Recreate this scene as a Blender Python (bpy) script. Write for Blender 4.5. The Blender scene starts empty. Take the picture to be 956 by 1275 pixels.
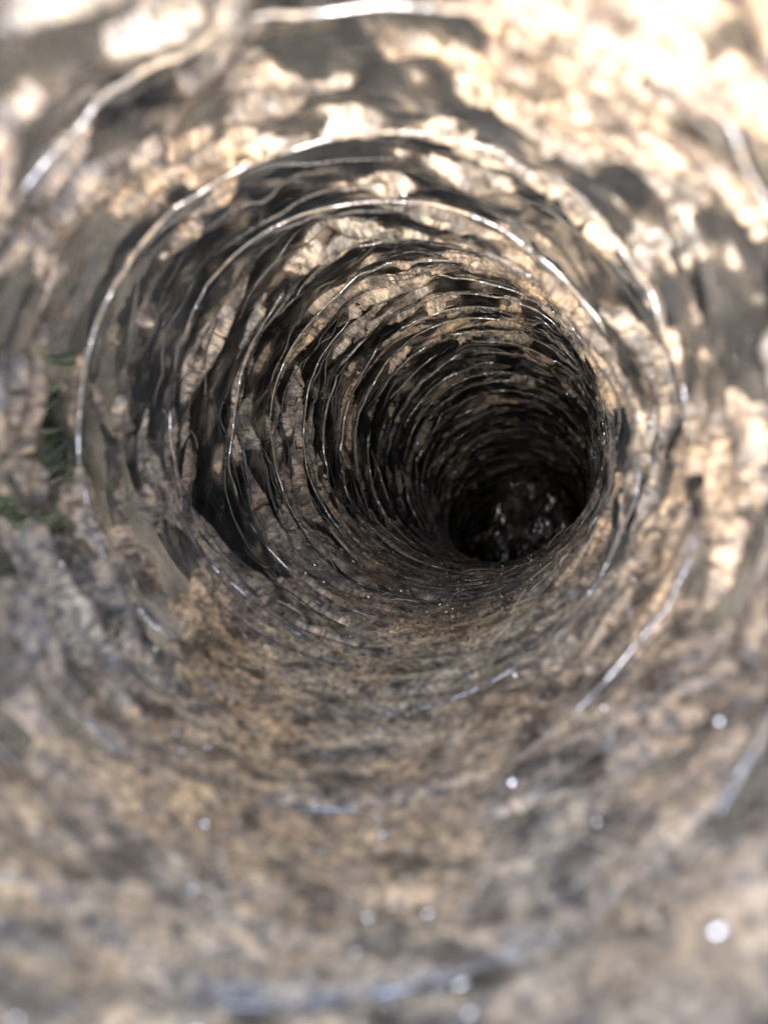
import bpy, math, random
import numpy as np
from mathutils import Matrix, Vector

random.seed(4); rng = np.random.default_rng(7)
S = bpy.context.scene
COL = S.collection
R = 0.05                      # hose radius, metres
FPX = 957.0                   # focal length in photo pixels (956 x 1275)

# ------------------------------------------------------------------ camera
PITCH = math.radians(70)
fwd = Vector((0, -math.cos(PITCH), -math.sin(PITCH)))
upv = Vector((0, math.sin(PITCH), -math.cos(PITCH)))
rgt = fwd.cross(upv)
CAMH = 3.3 * R
M = Matrix((rgt, upv, fwd)).transposed()          # (right, up, forward) -> world
Mn = np.array(M)
CAM = np.array([0, 0, CAMH])
cam = bpy.data.cameras.new('camera'); co = bpy.data.objects.new('camera', cam); COL.objects.link(co)
co.matrix_world = Matrix.Translation((0, 0, CAMH)) @ Matrix((rgt, upv, -fwd)).transposed().to_4x4()
cam.sensor_fit = 'VERTICAL'; cam.sensor_height = 36; cam.lens = 27.02
cam.clip_start = 0.002; cam.clip_end = 500
cam.dof.use_dof = True; cam.dof.focus_distance = 5.0 * R; cam.dof.aperture_fstop = 27.0 / 2.3
S.camera = co

# ------------------------------------------------------------------ light
ALPHA = math.radians(29)
sd = (-fwd) * math.cos(ALPHA) + (rgt * -0.38 + upv * -0.90).normalized() * math.sin(ALPHA)
elev = math.asin(sd.z); azim = math.atan2(sd.x, sd.y)
w = bpy.data.worlds.new('World'); S.world = w; w.use_nodes = True
nt = w.node_tree; bg = nt.nodes['Background']
sky = nt.nodes.new('ShaderNodeTexSky'); sky.sky_type = 'NISHITA'; sky.sun_disc = False
sky.dust_density = 5; sky.air_density = 0.8; sky.ozone_density = 0.6; sky.sun_elevation = elev; sky.sun_rotation = azim
nt.links.new(sky.outputs[0], bg.inputs[0]); bg.inputs[1].default_value = 0.15
sl = bpy.data.lights.new('sun', 'SUN'); sl.energy = 0.55; sl.angle = math.radians(44); sl.color = (1, 0.965, 0.91)
so = bpy.data.objects.new('sun', sl); COL.objects.link(so)
so.rotation_euler = sd.to_track_quat('Z', 'Y').to_euler()
S.view_settings.view_transform = 'Standard'; S.view_settings.look = 'None'
S.view_settings.gamma = 1; S.view_settings.exposure = 4.2
S.cycles.use_denoising = True
S.cycles.max_bounces = 12; S.cycles.diffuse_bounces = 6; S.cycles.transparent_max_bounces = 24
S.cycles.caustics_reflective = False; S.cycles.sample_clamp_indirect = 6

# ------------------------------------------------------------------ noise helpers
_perm = rng.permutation(256); _perm = np.concatenate([_perm, _perm, _perm])
_grad = rng.normal(size=(256, 3)); _grad /= np.linalg.norm(_grad, axis=1)[:, None]
_grad = _grad.astype(np.float32)
def perlin(x, y, z):
    xi = np.floor(x).astype(np.int32); yi = np.floor(y).astype(np.int32); zi = np.floor(z).astype(np.int32)
    xf = (x - xi).astype(np.float32); yf = (y - yi).astype(np.float32); zf = (z - zi).astype(np.float32)
    xi &= 255; yi &= 255; zi &= 255
    u = xf**3 * (xf * (xf * 6 - 15) + 10); v = yf**3 * (yf * (yf * 6 - 15) + 10); q = zf**3 * (zf * (zf * 6 - 15) + 10)
    out = 0
    for dx in (0, 1):
        for dy in (0, 1):
            for dz in (0, 1):
                g = _grad[_perm[_perm[_perm[xi + dx] + yi + dy] + zi + dz]]
                d = g[..., 0] * (xf - dx) + g[..., 1] * (yf - dy) + g[..., 2] * (zf - dz)
                out = out + d * (u if dx else 1 - u) * (v if dy else 1 - v) * (q if dz else 1 - q)
    return out * 1.6
def fbm(x, y, z, oct=4, gain=0.55):
    a, t, o = 1.0, 0.0, 0.0
    x, y, z = (0.64 * x + 0.60 * y + 0.48 * z, -0.768 * x + 0.50 * y + 0.40 * z, -0.625 * y + 0.781 * z)
    for i in range(oct):
        o = o + a * perlin(x + 17.3 * i, y + 5.1 * i, z + 9.7 * i); t += a
        a *= gain; x = x * 2.03; y = y * 2.03; z = z * 2.03
    return o / t * 1.5
def sstep(a, b, x):
    t = np.clip((x - a) / (b - a), 0, 1); return t * t * (3 - 2 * t)

# ------------------------------------------------------------------ materials
def mat(name):
    m = bpy.data.materials.new(name); m.use_nodes = True
    n = m.node_tree; n.nodes.clear()
    return m, n, n.nodes.new('ShaderNodeOutputMaterial')
def node(n, t, **k):
    o = n.nodes.new(t)
    for a, b in k.items(): setattr(o, a, b)
    return o
def noise_tex(n, vec, scale, detail=5, rough=0.6, dist=0.0):
    o = node(n, 'ShaderNodeTexNoise'); o.inputs['Scale'].default_value = scale
    o.inputs['Detail'].default_value = detail; o.inputs['Roughness'].default_value = rough
    o.inputs['Distortion'].default_value = dist
    n.links.new(vec, o.inputs['Vector']); return o.outputs['Fac']
def ramp(n, fac, stops):
    o = node(n, 'ShaderNodeValToRGB'); e = o.color_ramp.elements
    while len(e) > 1: e.remove(e[-1])
    for i, (p, c) in enumerate(stops):
        k = e[0] if i == 0 else e.new(p)
        k.position = p; k.color = (*c, 1) if len(c) == 3 else c
    n.links.new(fac, o.inputs[0]); return o.outputs[0]
def mixc(n, fac, a, b, mode='MIX'):
    o = node(n, 'ShaderNodeMix', data_type='RGBA', blend_type=mode)
    for s, v in ((0, fac), (6, a), (7, b)):
        if hasattr(v, 'links') or hasattr(v, 'is_linked'): n.links.new(v, o.inputs[s])
        elif isinstance(v, (int, float)): o.inputs[s].default_value = v
        else: o.inputs[s].default_value = (*v, 1)
    return o.outputs[2]
def coords(n, stretch=1.0):
    a = node(n, 'ShaderNodeAttribute', attribute_name='tube')
    mp = node(n, 'ShaderNodeMapping'); mp.inputs['Scale'].default_value = (1, 1, stretch); mp.inputs['Rotation'].default_value = (0.65, 0.48, 0.83)
    n.links.new(a.outputs['Vector'], mp.inputs['Vector']); return mp.outputs[0]
def bump(n, h, strength, dist):
    b = node(n, 'ShaderNodeBump'); b.inputs['Strength'].default_value = strength
    b.inputs['Distance'].default_value = dist; n.links.new(h, b.inputs['Height']); return b.outputs[0]

def mud_material(name, dry=True):
    m, n, out = mat(name)
    v1 = coords(n, 1.0); v2 = coords(n, 2.6)
    big = noise_tex(n, v2, 1.6, 4)
    med = noise_tex(n, v2, 6.0, 6, 0.65, 0.4)
    fine = noise_tex(n, v1, 34.0, 5, 0.7)
    grain = noise_tex(n, v1, 95.0, 3, 0.6)
    c = ramp(n, big, [(0.30, (0.33, 0.24, 0.15)), (0.46, (0.26, 0.20, 0.14)), (0.58, (0.20, 0.168, 0.128)), (0.74, (0.42, 0.29, 0.155))])
    c2 = ramp(n, med, [(0.30, (0.06, 0.054, 0.048)), (0.44, (0.25, 0.20, 0.14)), (0.60, (0.40, 0.30, 0.19)), (0.75, (0.27, 0.18, 0.10))])
    c = mixc(n, 0.6, c, c2)
    fk = noise_tex(n, coords(n, 1.2), 6.5, 3, 0.5, 0.15)
    fc = ramp(n, fk, [(0.37, (0.06, 0.057, 0.054)), (0.42, (0.15, 0.145, 0.138)), (0.465, (0.20, 0.192, 0.18)), (0.485, (0.40, 0.335, 0.255)), (0.53, (0.34, 0.29, 0.225)), (0.55, (0.21, 0.20, 0.187)), (0.585, (0.24, 0.228, 0.212)), (0.61, (0.52, 0.44, 0.34))])
    c = mixc(n, 0.8, c, fc)
    hue = noise_tex(n, v1, 1.3, 3, 0.5)
    c = mixc(n, 1.0, c, ramp(n, hue, [(0.40, (0.96, 0.98, 0.99)), (0.50, (1.03, 0.99, 0.95)), (0.62, (1.10, 0.97, 0.82))]), 'MULTIPLY')
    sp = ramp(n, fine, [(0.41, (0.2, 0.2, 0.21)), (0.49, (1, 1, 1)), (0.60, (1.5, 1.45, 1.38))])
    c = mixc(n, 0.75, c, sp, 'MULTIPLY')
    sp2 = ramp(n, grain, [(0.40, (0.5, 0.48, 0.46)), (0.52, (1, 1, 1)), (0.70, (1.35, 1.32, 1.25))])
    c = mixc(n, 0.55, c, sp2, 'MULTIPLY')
    p = node(n, 'ShaderNodeBsdfPrincipled')
    n.links.new(c, p.inputs['Base Color'])
    rr = ramp(n, med, [(0.38, (0.34,) * 3), (0.56, (0.72,) * 3)])
    n.links.new(rr, p.inputs['Roughness']); p.inputs['Specular IOR Level'].default_value = 0.5
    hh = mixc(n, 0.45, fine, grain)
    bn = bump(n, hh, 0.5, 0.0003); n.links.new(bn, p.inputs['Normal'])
    t = node(n, 'ShaderNodeBsdfTranslucent'); tc = mixc(n, 1.0, c, (1.25, 1.14, 1.0), 'MULTIPLY')
    n.links.new(tc, t.inputs[0])
    mx = node(n, 'ShaderNodeMixShader'); mx.inputs[0].default_value = 0.5
    n.links.new(p.outputs[0], mx.inputs[1]); n.links.new(t.outputs[0], mx.inputs[2])
    n.links.new(mx.outputs[0], out.inputs[0]); return m

def film_material():
    m, n, out = mat('smoky_clear_plastic_film')
    v1 = coords(n, 1.0); v2 = coords(n, 4.0)
    dust = noise_tex(n, v2, 3.0, 6, 0.62, 0.3)
    cr = noise_tex(n, v2, 12.0, 6, 0.68, 0.8)
    fine = noise_tex(n, v1, 40.0, 3)
    nrm = bump(n, cr, 1.0, 0.0045)
    p = node(n, 'ShaderNodeBsdfPrincipled')
    c = ramp(n, dust, [(0.44, (0.008, 0.008, 0.008)), (0.56, (0.035, 0.032, 0.028)), (0.68, (0.20, 0.165, 0.12))])
    at_ = node(n, 'ShaderNodeAttribute', attribute_name='dust')
    sm = node(n, 'ShaderNodeMath', operation='MULTIPLY'); n.links.new(at_.outputs['Fac'], sm.inputs[0])
    smear = noise_tex(n, v2, 7.0, 5, 0.6, 0.3)
    n.links.new(ramp(n, smear, [(0.36, (0.15,) * 3), (0.62, (1,) * 3)]), sm.inputs[1])
    c = mixc(n, sm.outputs[0], c, (0.21, 0.165, 0.115))
    n.links.new(c, p.inputs['Base Color'])
    ro = ramp(n, fine, [(0.40, (0.05,) * 3), (0.7, (0.22,) * 3)])
    ro = mixc(n, sm.outputs[0], ro, (0.5, 0.5, 0.5))
    n.links.new(ro, p.inputs['Roughness']); n.links.new(nrm, p.inputs['Normal'])
    p.inputs['Specular IOR Level'].default_value = 0.6
    t = node(n, 'ShaderNodeBsdfTransparent'); t.inputs[0].default_value = (0.25, 0.27, 0.265, 1)
    f = ramp(n, dust, [(0.40, (0.45,) * 3), (0.70, (0.88,) * 3)])
    f2 = node(n, 'ShaderNodeMath', operation='MAXIMUM'); n.links.new(f, f2.inputs[0]); n.links.new(sm.outputs[0], f2.inputs[1])
    mx = node(n, 'ShaderNodeMixShader'); n.links.new(f2.outputs[0], mx.inputs[0])
    n.links.new(t.outputs[0], mx.inputs[1]); n.links.new(p.outputs[0], mx.inputs[2])
    n.links.new(mx.outputs[0], out.inputs[0]); return m

def wire_material():
    m, n, out = mat('dull_steel_wire')
    v = coords(n, 1.0)
    d = noise_tex(n, v, 7.0, 5, 0.65)
    p = node(n, 'ShaderNodeBsdfPrincipled')
    c = ramp(n, d, [(0.42, (0.30, 0.30, 0.30)), (0.50, (0.05, 0.044, 0.038)), (0.62, (0.22, 0.175, 0.12))])
    n.links.new(c, p.inputs['Base Color'])
    r = ramp(n, d, [(0.44, (0.12,) * 3), (0.54, (0.6,) * 3)]); n.links.new(r, p.inputs['Roughness'])
    mr = ramp(n, d, [(0.44, (0.85,) * 3), (0.50, (0,) * 3)]); n.links.new(mr, p.inputs['Metallic'])
    p.inputs['Coat Weight'].default_value = 0.15
    p.inputs['Coat Roughness'].default_value = 0.08
    n.links.new(bump(n, noise_tex(n, v, 45, 2), 0.5, 0.0006), p.inputs['Normal'])
    n.links.new(p.outputs[0], out.inputs[0]); return m

def simple(name, col, rough, spec=0.5, nscale=60.0, bstr=0.5, bdist=0.002, var=0.5, coat=0.0):
    m, n, out = mat(name)
    tc = node(n, 'ShaderNodeTexCoord')
    f = noise_tex(n, tc.outputs['Object'], nscale, 6, 0.62)
    p = node(n, 'ShaderNodeBsdfPrincipled')
    lo = tuple(x * (1 - var) for x in col); hi = tuple(min(1, x * (1 + var)) for x in col)
    n.links.new(ramp(n, f, [(0.3, lo), (0.5, col), (0.72, hi)]), p.inputs['Base Color'])
    p.inputs['Roughness'].default_value = rough; p.inputs['Specular IOR Level'].default_value = spec
    p.inputs['Coat Weight'].default_value = coat; p.inputs['Coat Roughness'].default_value = 0.05
    n.links.new(bump(n, f, bstr, bdist), p.inputs['Normal'])
    n.links.new(p.outputs[0], out.inputs[0]); return m

MUD = mud_material('dried_mud'); FILM = film_material(); WIRE = wire_material()
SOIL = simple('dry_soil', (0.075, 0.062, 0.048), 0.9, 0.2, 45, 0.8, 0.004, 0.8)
DARKSOIL = simple('dark_soil', (0.020, 0.016, 0.012), 0.85, 0.3, 70, 0.8, 0.004)
GRASS = simple('grass_blade', (0.19, 0.24, 0.12), 0.5, 0.4, 90, 0.2, 0.001)
WET = simple('wet_sludge', (0.05, 0.04, 0.028), 0.08, 1.0, 110, 0.8, 0.003, 0.6, 0.9)
def crease_material():
    m, n, out = mat('glossy_film_crease'); v = coords(n, 1.0)
    p = node(n, 'ShaderNodeBsdfPrincipled')
    d = noise_tex(n, v, 6.0, 4, 0.6)
    n.links.new(ramp(n, d, [(0.45, (0.01, 0.01, 0.01)), (0.6, (0.05, 0.043, 0.033))]), p.inputs['Base Color'])
    n.links.new(ramp(n, d, [(0.45, (0.10,) * 3), (0.56, (0.5,) * 3)]), p.inputs['Roughness'])
    p.inputs['Specular IOR Level'].default_value = 0.5
    n.links.new(bump(n, noise_tex(n, v, 30, 3), 0.6, 0.0008), p.inputs['Normal'])
    n.links.new(p.outputs[0], out.inputs[0]); return m
CREASE = crease_material()
GRIT = simple('grit', (0.22, 0.18, 0.13), 0.55, 0.5, 300, 0.4, 0.0005, 0.8)
GLINT = simple('glint_metal', (0.75, 0.72, 0.66), 0.18, 0.8, 200, 0.1, 0.0003, 0.1)
GLINT.node_tree.nodes['Principled BSDF'].inputs['Metallic'].default_value = 0.9
FIBRE = simple('pale_fibre', (0.36, 0.31, 0.24), 0.5, 0.5, 200, 0.0, 0.001, 0.3)

# ------------------------------------------------------------------ hose centreline
keys = [(445, 590, 1500), (445, 590, 900), (445, 580, 530), (437, 570, 380), (470, 562, 300), (508, 553, 255), (535, 548, 225),
        (560, 546, 200), (578, 548, 180), (592, 555, 162), (603, 564, 148), (612, 574, 136), (619, 584, 125), (625, 595, 115),
        (630, 608, 106), (635, 624, 98), (640, 641, 90), (645, 668, 83), (650, 700, 77)]
K = []
for cx, cy, r in keys:
    d = R * FPX / r
    K.append(((cx - 478) / FPX * d, (637.5 - cy) / FPX * d, d))
K = np.array(K)
dd = np.arange(0.74 * R, K[-1, 2], 0.01 * R)
def smooth(a, k):
    g = np.exp(-0.5 * (np.arange(-3 * k, 3 * k + 1) / k) ** 2); g /= g.sum()
    return np.convolve(np.pad(a, 3 * k, mode='reflect', reflect_type='odd'), g, 'valid')
px = smooth(np.interp(dd, K[:, 2], K[:, 0]), 45); py = smooth(np.interp(dd, K[:, 2], K[:, 1]), 45)
path = [np.array([a, b, c]) for a, b, c in zip(px, py, dd)]
t = path[-1] - path[-8]; t /= np.linalg.norm(t)
goal = np.array([0.42, -0.9, 0.05]); goal /= np.linalg.norm(goal)
for i in range(480):
    ang = math.acos(np.clip(t @ goal, -1, 1))
    if ang > 1e-3:
        ax = goal - (goal @ t) * t; ax /= np.linalg.norm(ax)
        st = min(ang, 0.01 / 1.7); t = t * math.cos(st) + ax * math.sin(st)
    path.append(path[-1] + t * 0.01 * R)
path = np.array(path)
tan = np.gradient(path, axis=0); tan /= np.linalg.norm(tan, axis=1)[:, None]
arc = np.concatenate([[0], np.cumsum(np.linalg.norm(np.diff(path, axis=0), axis=1))])
N1 = np.zeros_like(path); n1 = np.array([1.0, 0, 0])
for i, tt in enumerate(tan):
    n1 = n1 - (n1 @ tt) * tt; n1 /= np.linalg.norm(n1); N1[i] = n1
N2 = np.cross(N1, tan) * -1.0
N2 = np.where((N2[:, 1:2] * 0 + N2[0, 1]) < 0, -N2, N2)
# turns of the coil against path depth
zk = [0.0, 1.10, 1.81, 2.52, 3.19, 3.75, 4.25, 4.75]; nk = [-2.5, -1, 0, 1, 2, 3, 4, 5]
sturn_z = np.array(zk) * R
s_of = np.interp(sturn_z, path[:, 2][:len(dd)], arc[:len(dd)])
s_of[0] = -0.5 * R
LEN = arc[-1]
extra = np.arange(1, 48); s_ext = s_of[-1] + extra * 0.37 * R
s_keys = np.concatenate([s_of, s_ext]); n_keys = np.concatenate([nk, 5 + extra])
def turns(s): return np.interp(s, s_keys, n_keys)
def at(s, k): return np.stack([np.interp(s, arc, k[:, c]) for c in range(3)], -1)

def to_world(P): return P @ Mn.T + CAM
def wall(s, th, r):
    """point on the hose wall, camera-frame coordinates; s, th, r same shape"""
    c = at(s, path); a = at(s, N1); b = at(s, N2)
    return c + (a * np.cos(th)[..., None] + b * np.sin(th)[..., None]) * r[..., None]
def frac_turn(s, th):
    q = turns(s) - (th / (2 * math.pi)) + 0.5
    return q
RW = 0.945 * R
def floor_amt(th, s):
    c = np.cos(th + math.pi / 2 - 0.10)             # 1 at the lowest line
    return sstep(0.38, 0.95, c + 0.25 * perlin(np.cos(th) * 2.5, np.sin(th) * 2.5, s / R * 1.3))
def fold(s, th):
    x, y, z = np.cos(th), np.sin(th), s / R
    ph = frac_turn(s, th) * 3 + 0.9 * fbm(x * 1.1 + 2, y * 1.1, z * 1.1, 3) + 0.18 * fbm(x * 2 + 2, y * 2, z * 3, 2)
    f = ph - np.floor(ph)
    return np.where(f < 0.72, f / 0.72, (1 - f) / 0.28), fbm(x * 1.4 + 7, y * 1.4, z * 4.0, 2)   # slow rise, sharp drop
def film_r(s, th):
    q = frac_turn(s, th); f = q - np.floor(q)
    b = np.sin(math.pi * f) ** 0.75
    x, y, z = np.cos(th), np.sin(th), s / R
    crk = fbm(x * 1.2, y * 1.2, z * 6.0, 3, 0.5)
    big = fbm(x * 0.9 + 3, y * 0.9, z * 0.7, 2)
    vary = 0.10 + 0.10 * fbm(x * 1.2, y * 1.2, np.floor(q) * 3.7, 2)
    wr = 1 - np.abs(fbm(x * 1.0 + 4, y * 1.0, z * 8.0, 2, 0.5)) * 2.2
    fd, fa = fold(s, th)
    b = b * 0.8
    fl = 1 - 0.88 * floor_amt(th, s)
    return RW + fl * R * (vary * b - (0.055 + 0.055 * fa) * (fd - 0.4) * (0.4 + b) - 0.034 * np.maximum(wr, 0) ** 2 + 0.018 + 0.030 * crk * (0.25 + b) + 0.02 * big)

# ------------------------------------------------------------------ mesh helpers
def mesh_obj(name, V, F, m, parent=None, tube=None, smooth_=True):
    me = bpy.data.meshes.new(name)
    F = np.asarray(F, dtype=np.int32); k = F.shape[1]
    me.vertices.add(len(V)); me.vertices.foreach_set('co', np.asarray(V, dtype=np.float32).ravel())
    me.loops.add(F.size); me.loops.foreach_set('vertex_index', F.ravel())
    me.polygons.add(len(F)); me.polygons.foreach_set('loop_start', np.arange(0, F.size, k, dtype=np.int32))
    if smooth_: me.polygons.foreach_set('use_smooth', np.ones(len(F), dtype=bool))
    if tube is not None:
        a = me.attributes.new('tube', 'FLOAT_VECTOR', 'POINT'); a.data.foreach_set('vector', np.asarray(tube, dtype=np.float32).ravel())
    me.materials.append(m); me.update(calc_edges=True)
    o = bpy.data.objects.new(name, me); COL.objects.link(o)
    if parent: o.parent = parent
    return o
def tag(o, label, cat, group=None):
    o['label'] = label; o['category'] = cat
    if group: o['group'] = group
    return o

# ------------------------------------------------------------------ setting: ground, and a soil bore added round the hose
nb = 96
thb = np.linspace(0, 2 * math.pi, nb, endpoint=False)
sb = np.arange(0.3 * R, LEN + 0.2 * R, 0.12 * R)
SB, TB = np.meshgrid(np.minimum(sb, LEN), thb, indexing='ij')
W = to_world(wall(SB, TB, np.full(SB.shape, 1.16 * R) + 0.03 * R * fbm(np.cos(TB) * 2, np.sin(TB) * 2, SB / R * 2, 3)))
below = W[..., 2] <= 0
rim = np.zeros((nb, 3)); start = np.zeros(nb, int)
for j in range(nb):
    i = int(np.argmax(below[:, j])); start[j] = i
    a, b = W[i - 1, j], W[i, j]; q = a[2] / (a[2] - b[2]); rim[j] = a + (b - a) * q
    W[:i, j] = rim[j]
F = []
ns_ = len(sb)
for i in range(ns_ - 1):
    for j in range(nb):
        k = (j + 1) % nb
        if below[i + 1, j] or below[i + 1, k]:
            F.append((i * nb + j, i * nb + k, (i + 1) * nb + k, (i + 1) * nb + j))
bore = mesh_obj('shade_bore', W.reshape(-1, 3), F, DARKSOIL); bore['kind'] = 'structure'  # unseen liner, added to keep outside light off the lower hose wall
cen = rim.mean(0)
rad = [1.0, 1.04, 1.12, 1.25, 1.45, 1.7, 2, 2.4, 2.9, 3.5, 4.3, 5.5, 7, 9, 12, 17, 26, 45, 90, 200, 500, 1500, 5000]
G = []
for q in rad:
    p = cen + (rim - cen) * q
    x, y = p[:, 0], p[:, 1]
    nz = fbm(x / 0.03, y / 0.03, x * 0 + 1.5, 4) * 0.010
    p = p.copy(); p[:, 2] = 0 if q == 1.0 else nz * min(1, (q - 1) * 4)
    G.append(p)
G = np.array(G)
F = [(i * nb + j, (i + 1) * nb + j, (i + 1) * nb + (j + 1) % nb, i * nb + (j + 1) % nb) for i in range(len(rad) - 1) for j in range(nb)]
ground = mesh_obj('ground', G.reshape(-1, 3), F, SOIL); ground['kind'] = 'structure'
# grass beside the hose (seen dimly through the clear wall, left of the mouth)
V, F = [], []
for i in range(420):
    a = random.gauss(math.pi + 0.02, 0.13); rr = R * (1.3 + abs(random.gauss(0, 0.7)))
    b = Vector((cen[0] + math.cos(a) * rr, cen[1] + math.sin(a) * rr * 1.1, -0.003))
    if math.hypot(b.x - cen[0], b.y - cen[1]) < 1.38 * R: continue
    h = R * random.uniform(0.25, 0.6); wd = R * random.uniform(0.015, 0.035)
    lean = Vector((random.uniform(-0.25, 0.05) * h, random.uniform(-0.2, 0.2) * h, 0)); side = Vector((math.cos(i), math.sin(i), 0)) * wd
    k = len(V)
    for q in (0, 0.5, 0.85):
        c = b + lean * q * q + Vector((0, 0, h * q)); V += [c - side * (1 - q * 0.6), c + side * (1 - q * 0.6)]
    c = b + lean + Vector((0, 0, h)); V += [c - side * 0.05, c + side * 0.05]
    for q in range(3): F.append((k + 2 * q, k + 2 * q + 1, k + 2 * q + 3, k + 2 * q + 2))
g = mesh_obj('grass', np.array([tuple(v) for v in V]), F, GRASS); g['kind'] = 'stuff'

# ------------------------------------------------------------------ the hose
hose = bpy.data.objects.new('flexible_hose', None); COL.objects.link(hose)
hose.empty_display_size = 0.02
hose.location = tuple(to_world(path[:1])[0])
tag(hose, 'clear flexible hose with a spiral wire, caked inside with dried mud', 'hose')
HL = np.array(hose.location)
def loc(P): return to_world(P) - HL

NT = 900
sg = np.concatenate([np.arange(0, 4.6, 0.0088), np.arange(4.6, LEN / R, 0.0130)]) * R; NS = len(sg)
def s_index(d): return int(np.searchsorted(sg, d * R))
tg = np.linspace(0, 2 * math.pi, NT, endpoint=False)
SG, TG = np.meshgrid(sg, tg, indexing='ij')
FR = film_r(SG, TG)
X, Y, Z = np.cos(TG), np.sin(TG), SG / R
TUBE = np.stack([X, Y, Z], -1)
# coil cord
nn = np.arange(-2.0, turns(LEN) - 0.1, 1 / 140)
th_c = 2 * math.pi * ((nn + 0.5) % 1.0)
# on the cord: turns(s) - th/2pi + .5 = integer
s_c = np.interp(nn, n_keys, s_keys)
keep = (s_c > 0.01 * R) & (s_c < LEN - 0.02 * R); nn, th_c, s_c = nn[keep], th_c[keep], s_c[keep]
wob = fbm(np.cos(th_c) * 1.1, np.sin(th_c) * 1.1, s_c / R * 2.0, 3)
wob = fbm(np.cos(th_c) * 0.8, np.sin(th_c) * 0.8, s_c / R * 1.2, 2)
s_w = s_c + 0.08 * R * wob
cp = wall(s_w, th_c, film_r(s_w, th_c) * 0.25 + 0.75 * (RW - 0.004 * R) - 0.012 * R + 0.004 * R + 0.075 * R * np.maximum(fbm(np.cos(th_c) * 2 + 9, np.sin(th_c) * 2, s_c / R, 3), 0))
ct = np.gradient(cp, axis=0); ct /= np.linalg.norm(ct, axis=1)[:, None]
ca = cp - at(s_w, path); ca -= (ca * ct).sum(1)[:, None] * ct; ca /= np.linalg.norm(ca, axis=1)[:, None]
cb = np.cross(ct, ca)
m8 = 8; vv = []
for k in range(m8):
    an = 2 * math.pi * k / m8
    vv.append(cp + (ca * math.cos(an) + cb * math.sin(an)) * 0.0048 * R * (1.15 + 0.5 * wob)[:, None])
vv = np.stack(vv, 1); L = len(cp)
I = np.arange(L * m8).reshape(L, m8)
q = np.stack([I[:-1], I[1:], np.roll(I, -1, 1)[1:], np.roll(I, -1, 1)[:-1]], -1).reshape(-1, 4)
tb = np.repeat(np.stack([np.cos(th_c), np.sin(th_c), s_c / R], -1)[:, None], m8, 1)
mesh_obj('spiral_wire', loc(vv.reshape(-1, 3)), q, WIRE, hose, tb.reshape(-1, 3))

# sharp creases of the crumpled film, following the folds between the turns
V, F = [], []; tubev = []
for k in range(1400):
    s0 = R * (1.6 + 10.9 * random.random() ** 0.75); t0 = random.uniform(-0.9, math.pi + 0.95)
    ln = random.uniform(0.10, 0.85); m = max(8, int(ln / 0.035))
    th_a = t0 + np.linspace(0, ln, m)
    sl_ = s0 + R * (0.37 * (th_a - t0) / (2 * math.pi) + 0.035 * fbm(np.cos(th_a) * 1.3, np.sin(th_a) * 1.3, np.full(m, s0 / R * 5), 3))
    if sl_.max() > LEN: continue
    rd = R * random.uniform(0.0018, 0.0060) * np.sin(np.linspace(0.05, math.pi - 0.05, m)) ** 0.6
    pc = wall(sl_, th_a, film_r(sl_, th_a) - 0.010 * R - R * random.uniform(0, 0.02))
    tt = np.gradient(pc, axis=0); tt /= np.linalg.norm(tt, axis=1)[:, None]
    aa = pc - at(sl_, path); aa -= (aa * tt).sum(1)[:, None] * tt; aa /= np.linalg.norm(aa, axis=1)[:, None]; bb = np.cross(tt, aa)
    n0 = len(V) * 5
    ring = np.stack([pc + (aa * math.cos(c) + bb * math.sin(c)) * rd[:, None] for c in (0, 1.2566, 2.5133, 3.7699, 5.0265)], 1).reshape(-1, 3)
    base = sum(len(x) for x in V); V.append(ring); tubev.append(np.repeat(np.stack([np.cos(th_a), np.sin(th_a), sl_ / R], -1)[:, None], 5, 1).reshape(-1, 3))
    I = base + np.arange(m * 5).reshape(m, 5)
    F.append(np.stack([I[:-1], I[1:], np.roll(I, -1, 1)[1:], np.roll(I, -1, 1)[:-1]], -1).reshape(-1, 4))
o = mesh_obj('film_creases', loc(np.concatenate(V)), np.concatenate(F), CREASE, hose, np.concatenate(tubev)); o['kind'] = 'stuff'

# ---------------------------------------------------------------- mud: flakes dried onto the film
flo = floor_amt(TG, SG)
q = frac_turn(SG, TG); fq = q - np.floor(q)
depth = SG / R
m1 = fbm(X * 2.0, Y * 2.0, Z * 3.0, 4, 0.5)
m2 = fbm(X * 1.2 + 8, Y * 1.2, Z * 6.5, 3, 0.5)
m3 = fbm(X * 3.0, Y * 3.0, Z * 9, 2, 0.5)
FD, FA = fold(SG, TG)
m4 = fbm(X * 3.2 + 31, Y * 3.2, Z * 4.5, 4, 0.55)
bias = np.interp(depth, [0, 1.2, 2.2, 4, 7, 12], [0.09, 0.07, -0.06, -0.18, -0.37, -0.40])
near = 1 - sstep(1.6, 3.2, depth)
val = 0.42 * m1 * (1 - 0.7 * near) + 0.66 * m2 * (1 - 0.6 * near) + 0.30 * m3 + 0.62 * near * m4 + 0.42 * (FD - 0.5) * (1 - 0.6 * near) + bias + flo * (0.55 - 0.05 * near) - 0.05 * (np.abs(fq - 0.5) > 0.44)
val = val - 0.30 * np.exp(-((depth - 2.0 - 0.25 * m1) / 0.28) ** 2) * sstep(-0.1, 0.5, Y - 0.25 * X)  # mud thinned at the top so dark film stands in for a shaded crescent
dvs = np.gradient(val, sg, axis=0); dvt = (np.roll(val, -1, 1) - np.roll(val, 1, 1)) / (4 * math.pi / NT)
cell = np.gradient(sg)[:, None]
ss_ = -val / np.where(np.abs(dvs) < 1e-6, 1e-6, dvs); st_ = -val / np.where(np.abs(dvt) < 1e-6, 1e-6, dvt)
us = np.abs(ss_) < 0.5 * cell; ut = ~us & (np.abs(st_) < math.pi / NT)      # slide grid corners onto the flake outline
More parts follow.
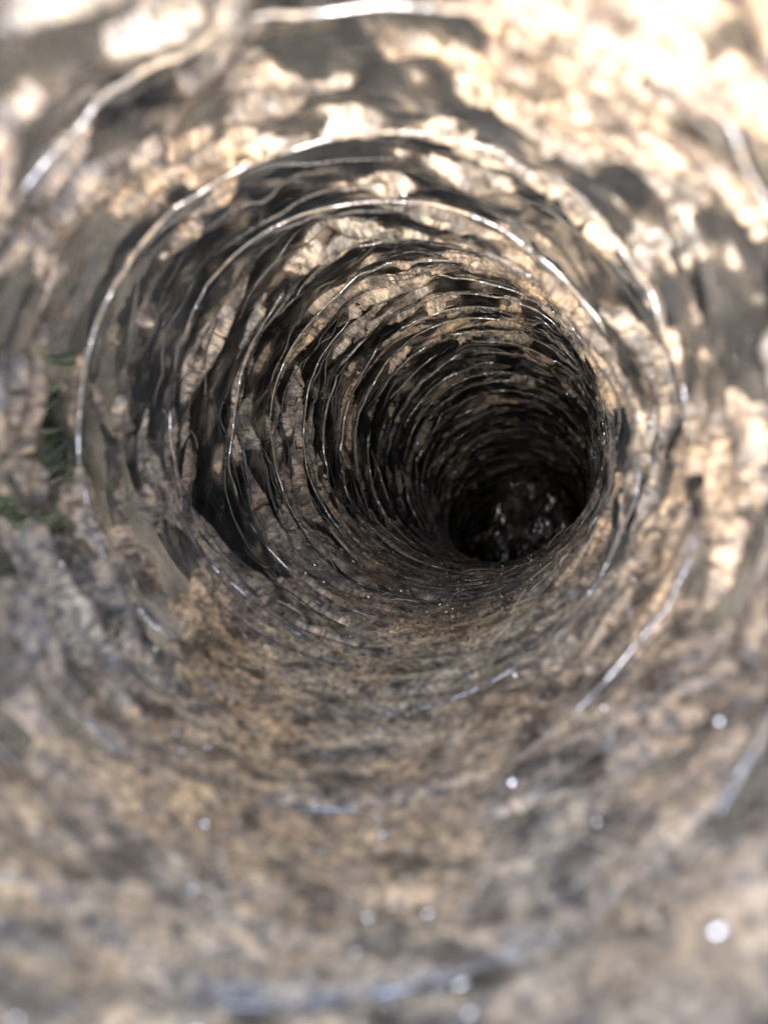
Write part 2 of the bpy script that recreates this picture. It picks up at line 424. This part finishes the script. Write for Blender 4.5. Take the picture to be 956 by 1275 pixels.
SH_S = np.where(us, ss_, 0); SH_T = np.where(ut, st_, 0); onl = us | ut
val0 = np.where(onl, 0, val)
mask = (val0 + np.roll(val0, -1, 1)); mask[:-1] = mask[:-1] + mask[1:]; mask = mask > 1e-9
# cracks: jittered seeds, nearest by cell search on an anisotropic (turn, angle) lattice
warp1 = 0.35 * fbm(X * 4, Y * 4, Z * 4, 3); warp2 = 0.35 * fbm(X * 4 + 5, Y * 4, Z * 4, 3)
A = 20
gu = SG / (0.27 * R) + warp1; gv = TG / (2 * math.pi) * A + warp2
iu = np.floor(gu).astype(int); iv = np.floor(gv).astype(int)
jit = rng.random((400, A, 2)) * 0.8 + 0.1
best = np.full(SG.shape, 9.0); sec = np.full(SG.shape, 9.0); cid = np.zeros(SG.shape, int)
for du in (-1, 0, 1):
    for dv in (-1, 0, 1):
        cu, cv = iu + du, iv + dv; j = jit[(cu + 20) % 400, cv % A]
        dist = np.hypot(cu + j[..., 0] - gu, cv + j[..., 1] - gv)
        ident = (cu + 20) * A + cv % A
        nb_ = dist < best
        sec = np.where(nb_, best, np.minimum(sec, dist)); cid = np.where(nb_, ident, cid); best = np.where(nb_, dist, best)
crack = ((sec - best) < 0.03) & (m3 > 0.22) & (flo < 0.3)
mask &= ~crack
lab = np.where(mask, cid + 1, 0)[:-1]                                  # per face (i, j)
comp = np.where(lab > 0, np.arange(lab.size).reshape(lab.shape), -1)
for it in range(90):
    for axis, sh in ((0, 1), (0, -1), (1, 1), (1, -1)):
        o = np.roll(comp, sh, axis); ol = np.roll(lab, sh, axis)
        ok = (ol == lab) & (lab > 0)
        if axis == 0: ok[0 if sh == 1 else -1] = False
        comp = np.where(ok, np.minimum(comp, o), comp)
# thickness
th_n = fbm(X * 3.2, Y * 3.2, Z * 4.0, 4); th_f = fbm(X * 7, Y * 7, Z * 14, 3, 0.5)
# film: every second vertex
sel_s = np.arange(0, NS, 2); sel_t = np.arange(0, NT, 2)
fs, ft = SG[np.ix_(sel_s, sel_t)], TG[np.ix_(sel_s, sel_t)]
fv = loc(wall(fs, ft, FR[np.ix_(sel_s, sel_t)] + 0.001 * R))
a, b = len(sel_s), len(sel_t)
I = np.arange(a * b).reshape(a, b)
q = np.stack([I[:-1], np.roll(I, -1, 1)[:-1], np.roll(I, -1, 1)[1:], I[1:]], -1).reshape(-1, 4)
fo = mesh_obj('plastic_film', fv.reshape(-1, 3), q, FILM, hose, TUBE[np.ix_(sel_s, sel_t)].reshape(-1, 3))
da = fo.data.attributes.new('dust', 'FLOAT', 'POINT'); da.data.foreach_set('value', (sstep(-0.15, 0.03, val + 0.05 * th_f) * np.interp(depth, [3, 7], [1, 0.3]))[np.ix_(sel_s, sel_t)].ravel().astype(np.float32))

celljit = rng.random(40000)[cid % 40000]
bulge = FR - RW
th_s = fbm(X * 2.5, Y * 2.5, Z * 10, 3, 0.5)
H = sstep(-0.08, 0.20, val) * R * (0.009 + 0.012 * sstep(0, 0.5, val) + (1 - 0.7 * flo) * (0.004 * th_n + 0.002 * th_f + 0.004 * th_s))
H = H + flo * np.maximum(bulge, 0) * 0.93 + flo * R * (0.0025 * th_f + 0.002 * th_n + 0.003 * th_s)
dcord = np.minimum(fq, 1 - fq); dn_ = fbm(X * 1.5 + 3, Y * 1.5, Z * 3, 3)
H = H * (1 - 0.85 * (1 - sstep(0.02, 0.07, dcord)) * sstep(-0.45, -0.05, dn_))
H = np.maximum(H, 0.004 * R)
def vl(i0, j0): return np.roll(comp, j0, 1)
up = np.vstack([comp, comp[-1:]]); dn = np.vstack([comp[:1], comp])
up = up >= 0; dn = dn >= 0
inner = up & dn & np.roll(up, 1, 1) & np.roll(dn, 1, 1) & ~onl
H = np.where(inner, H, -0.001 * R)
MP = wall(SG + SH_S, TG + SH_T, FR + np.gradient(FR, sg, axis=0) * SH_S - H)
MW = loc(MP).reshape(-1, 3); TF = TUBE.reshape(-1, 3)
I = np.arange(NS * NT).reshape(NS, NT)
quads = np.stack([I[:-1], np.roll(I, -1, 1)[:-1], np.roll(I, -1, 1)[1:], I[1:]], -1).reshape(-1, 4)
cf = comp.ravel(); okf = cf >= 0
quads, cf = quads[okf], cf[okf]
# drop specks
u, inv, cnt = np.unique(cf, return_inverse=True, return_counts=True)
big = cnt[inv] >= 6; quads, cf = quads[big], cf[big]
# size in the picture
C = MP.reshape(-1, 3)
p0, p1, p3 = C[quads[:, 0]], C[quads[:, 1]], C[quads[:, 3]]
nrm = np.cross(p1 - p0, p3 - p0); ar = np.abs((nrm * p0).sum(1)) / np.maximum(p0[:, 2], 1e-3) ** 3
sx = 478 + p0[:, 0] / p0[:, 2] * FPX; sy = 637 - p0[:, 1] / p0[:, 2] * FPX
ar = ar * ((sx > 0) & (sx < 956) & (sy > 0) & (sy < 1275)) * (SG.ravel()[quads[:, 0]] < 11 * R)
u, inv = np.unique(cf, return_inverse=True)
size = np.bincount(inv, weights=ar)
order = np.argsort(-size); rank = np.empty(len(order), int); rank[order] = np.arange(len(order))
rk = rank[inv]
NPART = 300
def sub_mesh(name, qs):
    uu, iv_ = np.unique(qs, return_inverse=True)
    return mesh_obj(name, MW[uu], iv_.reshape(-1, 4), MUD, hose, TF[uu])
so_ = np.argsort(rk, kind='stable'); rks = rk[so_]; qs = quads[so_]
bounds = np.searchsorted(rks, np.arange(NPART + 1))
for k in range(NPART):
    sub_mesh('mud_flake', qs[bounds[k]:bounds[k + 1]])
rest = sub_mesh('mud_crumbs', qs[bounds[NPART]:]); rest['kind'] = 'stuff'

# ---------------------------------------------------------------- grit and fibres caught on the mud
tet = np.array([(1, 1, 1), (-1, -1, 1), (-1, 1, -1), (1, -1, -1), (0.2, 0.1, 1.5), (-0.2, -1.4, 0.1)], float)
tf = np.array([(0, 4, 1), (1, 4, 2), (2, 4, 0), (0, 1, 5), (0, 5, 3), (1, 5, 3), (0, 3, 2), (1, 2, 3)])
ng = 9000
ii = rng.integers(20, NS - 2, ng * 3); jj = rng.integers(0, NT, ng * 3)
pr = inner[ii, jj] & (rng.random(ng * 3) < 0.25 + 0.75 * flo[ii, jj]); ii, jj = ii[pr][:ng], jj[pr][:ng]
gp = MP[ii, jj]; gs = R * (0.003 + 0.007 * rng.random(len(ii)) ** 3)
rv = rng.normal(size=(len(ii), 1, 3)) * 0.35
gv_ = gp[:, None] + (tet[None] * (1 + rv) + rng.normal(size=(len(ii), 6, 3)) * 0.25) * gs[:, None, None]
gf = (tf[None] + (np.arange(len(ii)) * 6)[:, None, None]).reshape(-1, 3)
o = mesh_obj('grit', loc(gv_.reshape(-1, 3)), gf, GRIT, hose, None, False); o['kind'] = 'stuff'
V, F = [], []
for k in range(260):
    i = random.randrange(60, s_index(9)); j = random.randrange(NT)
    if not inner[i, j]: continue
    base = MP[i, j]; inw = path[np.searchsorted(arc, sg[i])] - base; inw /= np.linalg.norm(inw)
    d1 = rng.normal(size=3); d1 -= (d1 @ inw) * inw * 0.8; d1 /= np.linalg.norm(d1)
    d2 = np.cross(inw, d1); ln = R * random.uniform(0.06, 0.28); cv = random.gauss(0, 0.5); wd = R * random.uniform(0.0015, 0.003)
    n0 = len(V); m = 7
    for e in range(m):
        f = e / (m - 1)
        c = base + d1 * ln * (f - 0.5) + d2 * ln * cv * (f - 0.5) ** 2 + inw * R * (0.008 + 0.04 * math.sin(math.pi * f) * abs(cv))
        for a_ in range(3):
            an = 2.094 * a_; V.append(c + (d2 * math.cos(an) + inw * math.sin(an)) * wd)
    for e in range(m - 1):
        for a_ in range(3):
            F.append((n0 + 3 * e + a_, n0 + 3 * e + (a_ + 1) % 3, n0 + 3 * e + 3 + (a_ + 1) % 3, n0 + 3 * e + 3 + a_))
o = mesh_obj('fibre', loc(np.array(V)), F, FIBRE, hose); o['kind'] = 'stuff'

nm = 420  # pale metallic chips, added to stand in for wet glints
ii = rng.integers(10, s_index(11), nm * 3); jj = rng.integers(0, NT, nm * 3)
pr = inner[ii, jj] & (rng.random(nm * 3) < 0.4 + 0.6 * flo[ii, jj]); ii, jj = ii[pr][:nm], jj[pr][:nm]
cp_ = MP[ii, jj]; inw = at(sg[ii], path) - cp_; inw /= np.linalg.norm(inw, axis=1)[:, None]
na = inw + rng.normal(size=inw.shape) * 0.45; na /= np.linalg.norm(na, axis=1)[:, None]
e1 = np.cross(na, rng.normal(size=na.shape)); e1 /= np.linalg.norm(e1, axis=1)[:, None]; e2 = np.cross(na, e1)
sz = R * (0.004 + 0.016 * rng.random(len(ii)) ** 2.5)
hexa = [(math.cos(k * 1.0472), math.sin(k * 1.0472)) for k in range(6)]
top = [cp_ + (inw * 0.5 + na * 0.25 + e1 * a_ * 0.8 + e2 * b_) * sz[:, None] for a_, b_ in hexa]
bot = [p_ - na * sz[:, None] * 0.3 for p_ in top]
P_ = np.stack(top + bot, 1); base_ = (np.arange(len(ii)) * 12)[:, None, None]
hq = [(0, 1, 2, 3), (0, 3, 4, 5), (6, 9, 8, 7), (6, 11, 10, 9)] + [(k, k + 6, (k + 1) % 6 + 6, (k + 1) % 6) for k in range(6)]
o = mesh_obj('glint_chips', loc(P_.reshape(-1, 3)), (np.array(hq)[None] + base_).reshape(-1, 4), GLINT, hose, None, False); o['kind'] = 'stuff'

# ---------------------------------------------------------------- wet sludge clump at the bend
def ico(n=4):
    import bmesh
    bm = bmesh.new(); bmesh.ops.create_icosphere(bm, subdivisions=n, radius=1)
    v = np.array([tuple(x.co) for x in bm.verts]); bm.verts.index_update()
    f = [[y.index for y in x.verts] for x in bm.faces]; bm.free(); return v, f
def cam_pt(x, y, d): return np.array([(x - 478) / FPX * d, (637.5 - y) / FPX * d, d])
iv5, if5 = ico(6); iv2, if2 = ico(3)
DCL = 11.0 * R
cl = bpy.data.objects.new('sludge_clump', None); COL.objects.link(cl); cl.empty_display_size = 0.01
ctr = cam_pt(660, 678, DCL); cl.location = tuple(to_world(ctr[None])[0])
tag(cl, 'dark wet glistening sludge clump lying at the far bend inside the hose', 'sludge')
CL = np.array(cl.location)
rr = 1 + 0.16 * fbm(iv5[:, 0] * 1.6, iv5[:, 1] * 1.6, iv5[:, 2] * 1.6, 4) + 0.20 * fbm(iv5[:, 0] * 4.5, iv5[:, 1] * 2.2, iv5[:, 2] * 5, 4)
cv_ = iv5 * rr[:, None] * np.array([0.66, 1.0, 0.6]) * R
mesh_obj('clump_body', to_world(ctr + cv_) - CL, if5, WET, cl)
for k in range(11):
    x, y, sz = random.uniform(600, 690), random.uniform(612, 700), random.uniform(0.03, 0.06)
    c = cam_pt(x, y, DCL); off = (c - ctr)[:2] / (np.array([0.66, 1.0]) * R)
    q = 1 - off @ off
    if q < 0.05: continue
    c[2] -= 0.55 * R * math.sqrt(q) * 1.02
    mesh_obj('bubble', to_world(c + iv2 * sz * R * np.array([1.2, 0.8, 1])) - CL, if2, WET, cl)
